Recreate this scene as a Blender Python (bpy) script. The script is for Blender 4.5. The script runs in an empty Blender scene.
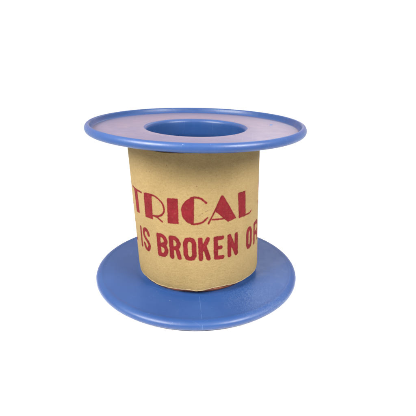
import bpy, math, random
import numpy as np
from mathutils import Vector, Euler, Matrix

C = bpy.context.scene
S = 0.04                      # one flange radius = 4 cm; everything below is in flange radii
rng = random.Random(7)

# ------------------------------------------------------------------ camera
cd = bpy.data.cameras.new("camera")
cam = bpy.data.objects.new("camera", cd)
C.collection.objects.link(cam)
cd.sensor_width = 36.0
cd.lens = 429.4 / 416 * 36.0
cd.shift_x = (208 - 195.715) / 416
cd.shift_y = -(208 - 185.15) / 416
cd.clip_start = 0.005
cd.clip_end = 100.0
cam.location = (0, -3.9464 * S, 2.219 * S)
rot = Euler((math.pi / 2 - 0.314, 0, 0)).to_matrix() @ Matrix.Rotation(-0.0024, 3, 'Z')
cam.rotation_euler = rot.to_euler()
C.camera = cam

# ------------------------------------------------------------------ view
C.view_settings.view_transform = 'Standard'
C.view_settings.look = 'None'
C.view_settings.gamma = 1.0
C.view_settings.use_curve_mapping = False
C.view_settings.exposure = 0.0
C.render.film_transparent = False
C.cycles.max_bounces = 8
C.cycles.filter_width = 1.9          # a phone lens is a little soft

# ------------------------------------------------------------------ world: a white studio, warmer above
w = bpy.data.worlds.new("World")
C.world = w
w.use_nodes = True
nt = w.node_tree
bg = nt.nodes["Background"]
tc = nt.nodes.new("ShaderNodeTexCoord")
sx = nt.nodes.new("ShaderNodeSeparateXYZ")
nt.links.new(tc.outputs["Generated"], sx.inputs[0])
def ramp(stops):
    r = nt.nodes.new("ShaderNodeValToRGB")
    nt.links.new(sx.outputs["Z"], r.inputs["Fac"])
    e = r.color_ramp.elements
    e[0].position, e[0].color = stops[0][0], (*stops[0][1], 1)
    e[1].position, e[1].color = stops[1][0], (*stops[1][1], 1)
    for p, c in stops[2:]:
        k = e.new(p); k.color = (*c, 1)
    return r.outputs["Color"]
far = ramp([(0, (1.12,) * 3), (.115, (1.12,) * 3), (.16, (1.40, .78, .66)), (.28, (1.30, .78, .66)), (.37, (.74, .76, .80)), (.5, (.70, .70, .70)), (.7, (1.6, 1.6, 1.6)), (1, (1.7, 1.7, 1.72))])
near = ramp([(0, (1.12,) * 3), (.115, (1.12,) * 3), (.2, (.30, .29, .28)), (.55, (.34, .33, .32)), (.7, (1.6, 1.6, 1.6)), (1, (1.7, 1.7, 1.72))])
ys = nt.nodes.new("ShaderNodeMapRange")
ys.inputs["From Min"].default_value = -.1; ys.inputs["From Max"].default_value = .45
nt.links.new(sx.outputs["Y"], ys.inputs["Value"])
wm = nt.nodes.new("ShaderNodeMix"); wm.data_type = 'RGBA'
nt.links.new(ys.outputs[0], wm.inputs[0]); nt.links.new(near, wm.inputs[6]); nt.links.new(far, wm.inputs[7])
nt.links.new(wm.outputs[2], bg.inputs["Color"])
bg.inputs["Strength"].default_value = 1.0

# ------------------------------------------------------------------ lamps
def area(name, loc, target, size, power, color=(1, 1, 1), size_y=None, spread=180):
    l = bpy.data.lights.new(name, 'AREA')
    l.shape = 'RECTANGLE'
    l.size = size * S; l.size_y = (size_y or size) * S
    l.energy = power
    l.color = color
    l.spread = math.radians(spread)
    o = bpy.data.objects.new(name, l)
    o.location = Vector(loc) * S
    o.rotation_euler = (Vector(target) - Vector(loc)).to_track_quat('-Z', 'Y').to_euler()
    C.collection.objects.link(o)
    return o
area("softbox_left", (-4.3, -3.9, 5.0), (0, 0, 0.6), 3.6, 0.295, (1.0, 0.96, 0.88), 2.6, 55)
area("softbox_right", (4.4, -3.8, 4.9), (0, 0, 0.6), 3.2, 0.190, (1.0, 0.97, 0.92), 2.2, 55)
area("softbox_back", (1.9, 6.0, 4.6), (0.4, 0, 0.2), 0.9, 0.055, (1.0, 0.98, 0.95))

# ------------------------------------------------------------------ material helpers
def mat(name):
    m = bpy.data.materials.new(name)
    m.use_nodes = True
    t = m.node_tree
    return m, t, t.nodes["Principled BSDF"]
def N(t, kind, **kw):
    n = t.nodes.new(kind)
    for k, v in kw.items():
        if hasattr(n, k): setattr(n, k, v)
        else: n.inputs[k.replace('_', ' ')].default_value = v
    return n
def noise(t, vec, scale, detail=4.0, rough=0.55):
    n = t.nodes.new("ShaderNodeTexNoise")
    n.inputs["Scale"].default_value = scale
    n.inputs["Detail"].default_value = detail
    n.inputs["Roughness"].default_value = rough
    t.links.new(vec, n.inputs["Vector"])
    return n.outputs["Fac"]
def mapr(t, v, a, b, c, d):
    n = t.nodes.new("ShaderNodeMapRange")
    for k, x in zip(("From Min", "From Max", "To Min", "To Max"), (a, b, c, d)):
        n.inputs[k].default_value = x
    t.links.new(v, n.inputs["Value"])
    return n.outputs["Result"]
def math_(t, op, a, b=None, c=None):
    n = t.nodes.new("ShaderNodeMath"); n.operation = op
    for i, x in enumerate((a, b, c)):
        if x is None: continue
        if isinstance(x, (int, float)): n.inputs[i].default_value = x
        else: t.links.new(x, n.inputs[i])
    return n.outputs[0]
def mix(t, f, a, b):
    n = t.nodes.new("ShaderNodeMix"); n.data_type = 'RGBA'
    for s, x in ((n.inputs[0], f), (n.inputs[6], a), (n.inputs[7], b)):
        if isinstance(x, (int, float)): s.default_value = x
        elif isinstance(x, tuple): s.default_value = (*x, 1)
        else: t.links.new(x, s)
    return n.outputs[2]
def bump(t, b, h, strength, dist):
    n = t.nodes.new("ShaderNodeBump")
    n.inputs["Strength"].default_value = strength
    n.inputs["Distance"].default_value = dist
    t.links.new(h, n.inputs["Height"])
    t.links.new(n.outputs[0], b.inputs["Normal"])
    return n
def objvec(t, scale=(1, 1, 1)):
    tc = t.nodes.new("ShaderNodeTexCoord")
    mp = t.nodes.new("ShaderNodeMapping")
    mp.inputs["Scale"].default_value = [s / S for s in scale]
    t.links.new(tc.outputs["Object"], mp.inputs["Vector"])
    return mp.outputs[0]

# ------------------------------------------------------------------ blue moulded plastic
def blue_plastic(name, refl_sheen=0.0, patch=None, tint=1.0, spec=0.44):
    m, t, b = mat(name)
    v = objvec(t)
    big = noise(t, v, 2.2, 3)
    fine = noise(t, v, 60, 3, 0.6)
    base = mix(t, mapr(t, big, .3, .7, 0, 1), tuple(c * tint for c in (0.0108, 0.0350, 0.122)), tuple(c * tint for c in (0.0135, 0.0425, 0.139)))
    # tiny pale specks of dust and nicks
    sp = mapr(t, noise(t, v, 85, 2, .5), .745, .77, 0, .22)
    base = mix(t, sp, base, (0.42, 0.48, 0.62))
    # hairline scratches: stretched noise in two directions
    h = None
    for k, (ang, sc) in enumerate(((0.5, 1.0), (-0.9, 1.3), (1.7, .8))):
        tc = t.nodes.new("ShaderNodeTexCoord")
        mp = t.nodes.new("ShaderNodeMapping")
        mp.inputs["Rotation"].default_value = (0, 0, ang)
        t.links.new(tc.outputs["Object"], mp.inputs["Vector"])
        m2 = t.nodes.new("ShaderNodeMapping")
        m2.inputs["Scale"].default_value = (1.6 * sc / S, 75 * sc / S, 1.6 * sc / S)
        t.links.new(mp.outputs[0], m2.inputs["Vector"])
        s = mapr(t, noise(t, m2.outputs[0], 1.0, 2, .4), .70, .76, 0, 1)
        h = s if h is None else math_(t, 'MAXIMUM', h, s)
    base = mix(t, math_(t, 'MULTIPLY', h, .03), base, (0.30, 0.38, 0.58))
    r = mapr(t, noise(t, v, 9, 4), .3, .7, .33, .45)
    height = math_(t, 'ADD', math_(t, 'MULTIPLY', fine, .35), math_(t, 'MULTIPLY', h, .2))
    if patch:                                  # a scuffed area: coarse sparkling scratches
        px, py, rad = patch
        tc = t.nodes.new("ShaderNodeTexCoord")
        d = t.nodes.new("ShaderNodeVectorMath"); d.operation = 'DISTANCE'
        t.links.new(tc.outputs["Object"], d.inputs[0])
        d.inputs[1].default_value = (px * S, py * S, 0.075 * S)
        near = mapr(t, d.outputs["Value"], rad * .25 * S, rad * S, 1, 0)
        sc = mapr(t, noise(t, objvec(t, (1.7, .8, 1)), 66, 5, .85), .48, .66, 0, 1)
        scr = math_(t, 'MULTIPLY', near, sc)
        height = math_(t, 'ADD', height, math_(t, 'MULTIPLY', scr, 1.5))
        r = math_(t, 'ADD', r, math_(t, 'MULTIPLY', near, -.04))
        base = mix(t, math_(t, 'MULTIPLY', scr, .16), base, (0.30, 0.38, 0.52))  # pale scuffs, also colouring in the lamp sheen on this patch
    t.links.new(base, b.inputs["Base Color"])
    t.links.new(r, b.inputs["Roughness"])
    b.inputs["IOR"].default_value = 1.5
    b.inputs["Specular IOR Level"].default_value = spec
    bump(t, b, height, .25, .006 * S)
    if refl_sheen:
        b.inputs["Sheen Weight"].default_value = refl_sheen
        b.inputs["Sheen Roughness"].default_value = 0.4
        b.inputs["Sheen Tint"].default_value = (1.0, 0.70, 0.66, 1)  # pink tint imitates a warm reflection at grazing view
    return m
M_web = blue_plastic("blue_plastic_refl_tint", refl_sheen=0.22, tint=0.66)  # warm reflection put into the material: pink sheen over a dulled blue base
M_rim = blue_plastic("blue_plastic", patch=(0.53, -0.61, 0.36), spec=0.33)

m, t, b = mat("pale_glint_and_seam")  # pale blue: painted glint on the nub, lighter tone of the parting line
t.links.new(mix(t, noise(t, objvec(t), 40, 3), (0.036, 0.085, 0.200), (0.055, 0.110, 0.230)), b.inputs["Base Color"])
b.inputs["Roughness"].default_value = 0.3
M_glint_seam = m

# kraft paper with red print; 'ink' is the signed distance to the print, in flange radii
m, t, b = mat("kraft_paper")
v = objvec(t)
tone = noise(t, v, 3.0, 5, .6)
fib = noise(t, objvec(t, (1, 1, 2.6)), 26, 5, .7)
grain = noise(t, v, 95, 3, .7)
pap = mix(t, mapr(t, tone, .3, .7, 0, 1), (0.176, 0.128, 0.056), (0.208, 0.154, 0.071))
pap = mix(t, mapr(t, fib, .35, .75, 0, .40), pap, (0.1210, 0.0807, 0.0330))
pap = mix(t, mapr(t, grain, .52, .72, 0, .42), pap, (0.0840, 0.0538, 0.0222))
pap = mix(t, mapr(t, grain, .44, .28, 0, .30), pap, (0.2488, 0.1883, 0.1009))
pap = mix(t, mapr(t, noise(t, objvec(t, (1, 1, 1.4)), 22, 2, .5), .755, .78, 0, .7), pap, (0.085, 0.045, 0.02))
tn = t.nodes.new("ShaderNodeAttribute"); tn.attribute_name = "torn"      # pale fibres along the torn lower edge
torn = mapr(t, math_(t, 'ADD', tn.outputs["Fac"], mapr(t, noise(t, v, 30, 3), .2, .8, -.007, .007)), .006, .011, .8, 0)
pap = mix(t, torn, pap, (0.3315, 0.2550, 0.1530))
sn = t.nodes.new("ShaderNodeAttribute"); sn.attribute_name = "stain"
pap = mix(t, mapr(t, sn.outputs["Fac"], -.002, .003, .75, 0), pap, (0.06, 0.030, 0.016))
at = t.nodes.new("ShaderNodeAttribute"); at.attribute_name = "ink"
edge = math_(t, 'ADD', at.outputs["Fac"], mapr(t, noise(t, v, 48, 3, .6), .2, .8, -.0042, .0042))
ink = mapr(t, edge, -.0030, .0030, 1, 0)
starve = mapr(t, noise(t, v, 52, 4, .7), .55, .75, 1, .86)       # thin spots where the paper shows through
ink = math_(t, 'MULTIPLY', ink, starve)
redc = mix(t, mapr(t, noise(t, v, 14, 4, .6), .35, .65, 0, 1), (0.078, 0.0042, 0.0072), (0.108, 0.0062, 0.0105))
# ink squeezed to the edge of each stroke prints darker
rimd = mapr(t, math_(t, 'ABSOLUTE', math_(t, 'ADD', at.outputs["Fac"], .007)), 0, .005, .45, 0)
redc = mix(t, rimd, redc, (0.062, 0.0022, 0.0035))
t.links.new(mix(t, ink, pap, redc), b.inputs["Base Color"])
b.inputs["Roughness"].default_value = 0.82
b.inputs["Specular IOR Level"].default_value = 0.10
bump(t, b, math_(t, 'ADD', fib, math_(t, 'MULTIPLY', grain, .7)), .35, .010 * S)
M_paper = m

m, t, b = mat("bare_copper_wire")
v = objvec(t)
c = mix(t, mapr(t, noise(t, v, 8, 4), .3, .7, 0, 1), (0.46, 0.165, 0.095), (0.20, 0.070, 0.045))
t.links.new(c, b.inputs["Base Color"])
b.inputs["Metallic"].default_value = 1.0
b.inputs["Roughness"].default_value = 0.32
M_copper = m

m, t, b = mat("white_paper_sweep")
t.links.new(mix(t, noise(t, objvec(t), 1.5, 3), (0.90, 0.90, 0.90), (0.92, 0.92, 0.92)), b.inputs["Base Color"])
b.inputs["Roughness"].default_value = 0.95
b.inputs["Specular IOR Level"].default_value = 0.0
M_white = m

# ------------------------------------------------------------------ mesh helpers
def link(name, verts, faces, mats, parent=None, smooth=True):
    me = bpy.data.meshes.new(name)
    me.from_pydata([tuple(x * S for x in p) for p in verts], [], faces)
    for k in (mats if isinstance(mats, list) else [mats]): me.materials.append(k)
    if smooth: me.polygons.foreach_set("use_smooth", [True] * len(me.polygons))
    me.update()
    o = bpy.data.objects.new(name, me)
    C.collection.objects.link(o)
    if parent: o.parent = parent
    return o
def lathe(profile, seg=256, closed=True, wob=None):
    vs, fs = [], []
    n = len(profile)
    for i in range(seg):
        a = 2 * math.pi * i / seg
        for r, z in profile:
            dz = wob(a, r) if wob else 0
            vs.append((r * math.cos(a), r * math.sin(a), z + dz))
    for i in range(seg):
        j = (i + 1) % seg
        for k in range(n if closed else n - 1):
            l = (k + 1) % n
            fs.append((i * n + k, j * n + k, j * n + l, i * n + l))
    return vs, fs
def arc(cx, cz, r, a0, a1, n):
    return [(cx + r * math.cos(math.radians(a0 + (a1 - a0) * i / n)), cz + r * math.sin(math.radians(a0 + (a1 - a0) * i / n))) for i in range(n + 1)]

# ------------------------------------------------------------------ flanges
# outer face up (as the top flange stands): deep recess inside a rolled rim, web low, rounded mouth of the bore
def flange_profile(rounded=False):
    p = []
    # bore mouth, from inside going up and over onto the web
    p += [(0.480, -0.22), (0.4665, -0.12)]
    p += [(0.452, -0.045)]
    p += arc(0.452 + 0.034, 0.0215 - 0.034, 0.034, 180, 90, 7)
    p += [(0.56, 0.0205), (0.70, 0.020), (0.87, 0.020)]
    p += [(0.895, 0.020), (0.907, 0.024)] if rounded else [(0.9200, 0.0200), (0.9305, 0.0222)]
    if not rounded:                                      # wedge lip: crest near the inside, slope outward to a fine edge
        p += [(0.9385, 0.030), (0.9480, 0.0490)]
        p += arc(0.9690, 0.0570, 0.0170, 158, 90, 6)
        for i in range(1, 13):
            g = math.radians(90 * (1 - i / 12))
            p.append((0.969 + 0.0315 * math.cos(g), 0.034 + 0.040 * math.sin(g)))
        for i in range(1, 8):
            g = math.radians(-90 * i / 7)
            p.append((0.9765 + 0.024 * math.cos(g), 0.034 + 0.0325 * math.sin(g)))
        p += [(0.958, 0.0028)]
    else:
        p += arc(0.936, 0.0725, 0.0170, 165, 90, 7)
        p += [(0.965, 0.0895), (0.983, 0.081)]
        p += [(0.945 + .0605 * math.cos(math.radians(g)), 0.0455 - .0455 * math.sin(math.radians(g))) for g in range(-30, 91, 6)]
    p += [(0.935, 0.0032), (0.91, 0.0036), (0.80, 0.004), (0.60, 0.004), (0.50, 0.004), (0.497, -0.22)]
    return p
PROF = flange_profile()
PROF_LOW = flange_profile(True)
H = 1.5736
spool = bpy.data.objects.new("wire_spool", None)
C.collection.objects.link(spool)
spool["label"] = "blue plastic spool of copper wire wrapped in brown kraft paper with red lettering"
spool["category"] = "spool"

def wob(a, r): return 0.0018 * math.sin(2 * a + 0.7) * r + 0.0010 * math.sin(3 * a + 2.0) * r
vs, fs = lathe(PROF, 320, True, wob)
def nub(vs, fs, cx, cy, z, rx, ry, h, rotz=0.0, hollow=True):
    """small moulded mark: a raised oval ring"""
    b0 = len(vs); n = 28; rings = ((1.0, 0), (.88, h), (.62, h), (.5, h * .2))
    for k, dz in rings:
        for i in range(n):
            a = 2 * math.pi * i / n
            x, y = rx * k * math.cos(a), ry * k * math.sin(a)
            vs.append((cx + x * math.cos(rotz) - y * math.sin(rotz), cy + x * math.sin(rotz) + y * math.cos(rotz), z + dz))
    for q in range(len(rings) - 1):
        for i in range(n):
            j = (i + 1) % n
            fs.append((b0 + q * n + i, b0 + q * n + j, b0 + (q + 1) * n + j, b0 + (q + 1) * n + i))
    fs.append(tuple(b0 + (len(rings) - 1) * n + i for i in range(n)))
n_lathe = len(fs)
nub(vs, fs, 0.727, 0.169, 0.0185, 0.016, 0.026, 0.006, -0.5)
n_nub = len(fs)
top = [(x, y, z + H - 0.0895 - 0.0187 * x - 0.0095 * y) for x, y, z in vs]
o = link("flange", top, fs, [M_rim, M_web, M_glint_seam], spool)
o["label"] = "upper blue flange with a lavender reflection painted on its face around the open bore"
npr = len(PROF)
for f in o.data.polygons:
    c = f.center / S
    r = math.hypot(c.x, c.y)
    zl = c.z - (H - 0.0895 - 0.0187 * c.x - 0.0095 * c.y)
    if f.index >= n_lathe: f.material_index = 2  # nub coloured pale to stand for a glint
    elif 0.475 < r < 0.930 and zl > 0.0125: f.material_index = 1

vs, fs = lathe(PROF_LOW, 320, True, wob)
low = [(x, -y, 0.0895 - z) for x, y, z in vs]
# faint parting line of the mould: a thin raised radial bead on the near side, following the face and over the rim
b0 = len(low); n_bead = len(fs)
path = [(0.60, .0855), (0.74, .0855), (0.86, .0857), (0.925, .0864), (0.943, .0876)] + [(0.945 + .0605 * math.cos(math.radians(g)), 0.044 + .0455 * math.sin(math.radians(g))) for g in range(80, -15, -10)]
ang = -math.pi / 2 + 0.052
for r, z in path:
    for off, up in ((-0.0022, -0.0006), (-0.0008, 0.0006), (0.0008, 0.0006), (0.0022, -0.0006)):
        if r > 0.944: nx, nz = (r - 0.945) / 0.0605, (z - 0.044) / 0.055
        else: nx, nz = 0, 1
        rr, zz = r + nx * up, z + nz * up
        low.append((rr * math.cos(ang) - off * math.sin(ang), rr * math.sin(ang) + off * math.cos(ang), zz))
for i in range(len(path) - 1):
    for k in range(3):
        fs.append((b0 + i * 4 + k, b0 + i * 4 + k + 1, b0 + (i + 1) * 4 + k + 1, b0 + (i + 1) * 4 + k))
o = link("flange", low, fs, [M_rim, M_glint_seam], spool)
for f in o.data.polygons:
    if f.index >= n_bead: f.material_index = 1
o["label"] = "lower blue flange lying on the white surface, scuffed at the front right"

# hub tube through the middle
vs, fs = lathe([(0.4815, 0.29), (0.4815, H - 0.29), (0.4955, H - 0.29), (0.4955, 0.29)], 160)
link("hub", vs, fs, M_rim, spool)

# copper winding: stacked turns
prof = [(0.50, 0.089)]
nt_, z0, z1 = 44, 0.089, 1.465
pitch = (z1 - z0) / nt_
for k in range(nt_):
    zc = z0 + pitch * (k + .5)
    rr = 0.532 + 0.006 * math.sin(k * 1.7)
    prof += arc(rr, zc, pitch * .56, -62, 62, 6)
prof += [(0.50, z1)]
vs, fs = lathe(prof, 200, True, lambda a, r: 0.012 * math.sin(a * 1 + 1.0) * 0 + 0.004 * math.sin(3 * a))
o = link("wire_winding", vs, fs, M_copper, spool)

# ------------------------------------------------------------------ the lettering, as a signed distance in the unrolled paper plane
PR = 0.605
def seg_sd(X, Y, a, b):
    ax, ay = a; bx, by = b
    dx, dy = bx - ax, by - ay
    tt = np.clip(((X - ax) * dx + (Y - ay) * dy) / (dx * dx + dy * dy + 1e-12), 0, 1)
    return np.hypot(X - ax - tt * dx, Y - ay - tt * dy)
def stroke(X, Y, pts, hw):
    d = np.full_like(X, 9.0)
    for a, b in zip(pts[:-1], pts[1:]): d = np.minimum(d, seg_sd(X, Y, a, b))
    return d - hw
def poly(X, Y, pts, rnd=0.004):
    d = np.full_like(X, 9.0); ins = np.zeros(X.shape, bool)
    for (ax, ay), (bx, by) in zip(pts, pts[1:] + pts[:1]):
        d = np.minimum(d, seg_sd(X, Y, (ax, ay), (bx, by)))
        c = ((ay > Y) != (by > Y)) & (X < (bx - ax) * (Y - ay) / (by - ay + 1e-12) + ax)
        ins ^= c
    return np.where(ins, -d, d) - rnd
def spline(pts, n=8):
    """Catmull-Rom through the points"""
    P = [pts[0]] + list(pts) + [pts[-1]]
    out = []
    for i in range(1, len(P) - 2):
        p0, p1, p2, p3 = map(np.array, P[i - 1:i + 3])
        for k in range(n):
            u = k / n
            out.append(tuple(.5 * (2 * p1 + (p2 - p0) * u + (2 * p0 - 5 * p1 + 4 * p2 - p3) * u * u + (3 * p1 - p0 - 3 * p2 + p3) * u ** 3)))
    out.append(tuple(pts[-1]))
    return out
def A(pts): return [(a * PR, z) for a, z in pts]

def lettering(X, Y):
    D = []
    st = lambda pts, hw, sm=False: D.append(stroke(X, Y, spline(A(pts)) if sm else A(pts), hw))
    pl = lambda pts, rnd=.005: D.append(poly(X, Y, A(pts), rnd))
    th = 0.0088
    # first line: wide display capitals, one heavy and one hairline side
    # C, mostly round the left edge
    left = spline([(-1.52, 1.030), (-1.62, 1.006), (-1.69, .956), (-1.71, .907), (-1.69, .848), (-1.62, .801), (-1.53, .786)])
    pl(left + [(-1.53, .786), (-1.52, 1.03)]); st([(-1.52, 1.029), (-1.40, 1.017), (-1.315, .978)], th, True); st([(-1.53, .787), (-1.38, .798), (-1.275, .822)], th, True)
    # T
    st([(-1.215, 1.002), (-.885, 0.997)], th)
    pl([(-1.128, .998), (-1.012, .998), (-1.000, .784), (-1.118, .776)])
    # R
    pl([(-.818, 1.004), (-.665, 1.002), (-.672, .783), (-.822, .783)])
    st([(-.780, 1.004), (-.66, 1.008), (-.575, .998), (-.485, .958), (-.452, .905), (-.483, .853), (-.560, .825), (-.660, .817)], th, True)
    st([(-.640, .818), (-.565, .806), (-.497, .782)], th, True)
    # I
    pl([(-.387, 1.006), (-.242, 1.008), (-.250, .787), (-.402, .783)], .005)
    # C
    left = spline([(-.018, 1.026), (-.109, 1.006), (-.176, .956), (-.197, .907), (-.178, .848), (-.115, .801), (-.034, .787)])
    pl(left + [(-.030, .80), (-.014, 1.008)], .002)
    st([(-.06, 1.020), (.0, 1.028), (.080, 1.016), (.152, .977)], .0092, True)
    st([(-.06, .790), (-.015, .787), (.086, .802), (.163, .842)], .0092, True)
    # A
    pl([(AX[0], AX[1]), AX_R, AX_BR, AX_BL, AX_N], .003)
    st([(AX[0] + .004, AX[1] - .004), A_FOOT], .0082)
    st([A_BAR0, A_BAR1], .0082)
    # L
    pl([(.652, 1.018), (.668, 1.024), (.796, 1.022), (.808, .803), (.806, .790), (.668, .791)], .003)
    st([(.800, .797), (.880, .797), (.925, .800), (.962, .812)], .0080, True)
    # S, turning out of sight on the right
    s_ = [(1.62, .985), (1.52, 1.03), (1.36, 1.02), (1.30, .965), (1.36, .915), (1.52, .895), (1.62, .85), (1.58, .80), (1.42, .786), (1.31, .83)]
    st(s_, .016, True)
    # second line: condensed bold capitals with soft ends
    hw = .0200; zt, zb = .664 - hw, .440 + hw
    def cap(a0, a1): return a0 + hw / PR, a1 - hw / PR
    l, r = cap(-1.40, -1.215)      # L, nearly edge-on
    st([(l, zt), (l, zb), (r, zb)], hw)
    st([(-1.012, zt - .004), (-1.012, zb - .004)], .0175)         # I
    l, r = cap(-.952, -.758)       # S
    st([(r + .002, zt - .035), (r - .035, zt + .001), (l + .035, zt + .002), (l, zt - .035), (l + .014, .577), (r - .014, .522), (r, zb + .038), (r - .035, zb - .003), (l + .035, zb - .001), (l, zb + .035)], hw - .001, True)
    l, r = cap(-.618, -.428)       # B
    st([(l, zb), (l, zt)], hw + .002)
    st([(l, zt), (r - .05, zt), (r - .004, zt - .036), (r - .016, .575), (l + .05, .556)], hw, True)
    st([(l + .03, .556), (r - .02, .542), (r, zb + .045), (r - .04, zb + .002), (l, zb)], hw, True)
    l, r = cap(-.408, -.226)       # R
    st([(l, zb), (l, zt)], hw + .002)
    st([(l, zt), (r - .05, zt), (r - .002, zt - .045), (r - .03, .556), (l + .03, .545)], hw, True)
    st([(l + .075, .545), (r - .018, .515), (r, zb)], hw, True)
    def letter_o(a0, a1, dz=0.0):
        l, r = cap(a0, a1); k = .034
        st([(l, zb + k), (l, zt - k), (l + .022, zt - .006), ((l + r) / 2, zt), (r - .022, zt - .006), (r, zt - k), (r, zb + k), (r - .022, zb + .006), ((l + r) / 2, zb), (l + .022, zb + .006), (l, zb + k)], hw + .001)
    letter_o(-.196, -.006)
    l, r = cap(.020, .196)         # K
    st([(l, zb), (l, zt)], hw + .001)
    st([(r - .004, zt), (l + .03, .548)], hw); st([(l + .055, .585), (r + .002, zb)], hw)
    l, r = cap(.242, .404)         # E
    st([(r, zt + .001), (l, zt), (l, zb), (r + .004, zb - .002)], hw)
    st([(l, .553), (r - .022, .555)], hw - .001)
    l, r = cap(.456, .648)         # N
    st([(l, zb), (l, zt)], hw); st([(r, zb), (r, zt)], hw); st([(l, zt), (r, zb)], hw + .001)
    letter_o(.832, 1.000)
    l, r = cap(1.062, 1.315)       # R
    st([(l, zb), (l, zt)], hw + .001)
    st([(l, zt), (r - .05, zt), (r - .002, zt - .045), (r - .03, .556), (l + .03, .545)], hw, True)
    st([(l + .075, .545), (r - .018, .515), (r, zb)], hw, True)
    d = D[0]
    for e in D[1:]: d = np.minimum(d, e)
    return d
AX = (.376, 1.028); AX_R = (.400, 1.026); AX_BR = (.612, .800); AX_BL = (.472, .783); AX_N = (.272, .900)
A_FOOT = (.176, .788); A_BAR0 = (.235, .822); A_BAR1 = (.445, .818)

# ------------------------------------------------------------------ kraft paper wrap
def paper_bottom(a):
    ks = [(-3.2, .135), (-1.6, .135), (-1.12, .128), (-1.02, .134), (-.70, .123), (-.44, .132), (-.20, .142), (.02, .140), (.10, .148), (.17, .158), (.36, .163), (.47, .160), (.61, .150), (.84, .150), (1.15, .138), (1.7, .135), (3.3, .14)]
    return np.interp(a, [k[0] for k in ks], [k[1] for k in ks])
def smooth_bottom(a):
    return sum(paper_bottom(a + d) for d in (-.04, -.02, 0, .02, .04)) / 5 + .0010 * np.sin(a * 31) + .0008 * np.sin(a * 57 + 1)
a_front = np.arange(-1.75, 1.70, .0078)
a_all = np.concatenate([np.linspace(-3.30, -1.76, 60), a_front, np.linspace(1.71, 3.30, 60)])
zs = np.concatenate([[0, .003, .006, .009], np.linspace(.012, 1, 176)])
TH = 0.007
def radius(a, z):
    tt = z / 1.5
    r = .5953 + (.6154 - .5953) * tt
    r = r + .0016 * np.sin(2 * a + 3 * z) + .0012 * np.sin(5 * a - 4 * z + 1) + .0007 * np.sin(11 * a + 6 * z)
    # the sheet's end laps over its start behind the spool
    r = r + .010 * np.clip((a - 2.6) / .7, 0, 1)
    # lower edge curls in a little; creased near the front where it was pushed up
    r = r - .004 * np.exp(-((z - .13) / .03) ** 2) * (1 - .9 * np.exp(-((a + .03) / .16) ** 2))
    r = r + .006 * np.exp(-((a - .02) / .10) ** 2) * np.exp(-((z - .14) / .10) ** 2)
    return r
Aq, Tq = np.meshgrid(a_all, zs, indexing='ij')
zbq = smooth_bottom(Aq)
ztq = 1.436 - .036 * np.exp(-((Aq + .35) / .55) ** 2) + .004 * np.sin(Aq * 2.3 + 1) + .0015 * np.sin(Aq * 17)
Zq = zbq + (ztq - zbq) * Tq
def pos(dr):
    r = radius(Aq, Zq) + dr
    x0 = .02716 + (-.02218 - .02716) * Zq / 1.5
    return np.stack([x0 + r * np.sin(Aq), -r * np.cos(Aq), Zq], -1)
out, inn = pos(0.0), pos(-TH)
na, nz = Aq.shape
V = np.concatenate([out.reshape(-1, 3), inn.reshape(-1, 3)])
off = na * nz
F = []
for i in range(na - 1):
    for j in range(nz - 1):
        p, q = i * nz + j, (i + 1) * nz + j
        F.append((p, q, q + 1, p + 1))
        F.append((off + p, off + p + 1, off + q + 1, off + q))
for i in range(na - 1):
    p, q = i * nz, (i + 1) * nz
    F.append((p, off + p, off + q, q))
    p, q = p + nz - 1, q + nz - 1
    F.append((p, q, off + q, off + p))
for j in range(nz - 1):
    F.append((j, j + 1, off + j + 1, off + j))
    p = (na - 1) * nz + j
    F.append((p, off + p, off + p + 1, p + 1))
o = link("paper_wrap", V.tolist(), F, M_paper, spool)
inkd = lettering(Aq * PR, Zq).reshape(-1)
inkd = np.concatenate([inkd, np.full(off, .5)]).astype(np.float32)
att = o.data.attributes.new("ink", 'FLOAT', 'POINT')
att.data.foreach_set("value", inkd)
cutd = np.concatenate([(Zq - zbq).reshape(-1)] * 2).astype(np.float32)
stain = np.full_like(Zq, 9.0)                              # a few scuffs and pen-like flecks beside the print
for a0, z0, a1, z1 in ((.055, .868, .070, .872), (.085, .880, .100, .888), (.135, .897, .150, .903), (.160, .904, .170, .908), (.245, .942, .248, .946), (-.08, 1.11, -.074, 1.113), (.30, 1.21, .304, 1.213), (-.55, .36, -.545, .362)):
    stain = np.minimum(stain, stroke(Aq * PR, Zq, [(a0 * PR, z0), (a1 * PR, z1)], .0022))
att3 = o.data.attributes.new("stain", 'FLOAT', 'POINT')
att3.data.foreach_set("value", np.concatenate([stain.reshape(-1), np.full(off, 9.0)]).astype(np.float32))
att2 = o.data.attributes.new("torn", 'FLOAT', 'POINT')
att2.data.foreach_set("value", cutd)
o["label"] = "brown kraft paper sleeve printed TRICAL and IS BROKEN OR in red"

# ------------------------------------------------------------------ the white surface it stands on
n = 96
vs = [(0, 0, 0)]; fs = []
rads = (1.5, 4, 12, 40, 130)
for r in rads:
    for i in range(n):
        a = 2 * math.pi * i / n
        vs.append((r * math.cos(a), r * math.sin(a), 0))
for i in range(n): fs.append((0, 1 + i, 1 + (i + 1) % n))
for k in range(len(rads) - 1):
    for i in range(n):
        j = (i + 1) % n
        fs.append((1 + k * n + i, 1 + (k + 1) * n + i, 1 + (k + 1) * n + j, 1 + k * n + j))
o = link("tabletop", vs, fs, M_white)
o["kind"] = "structure"
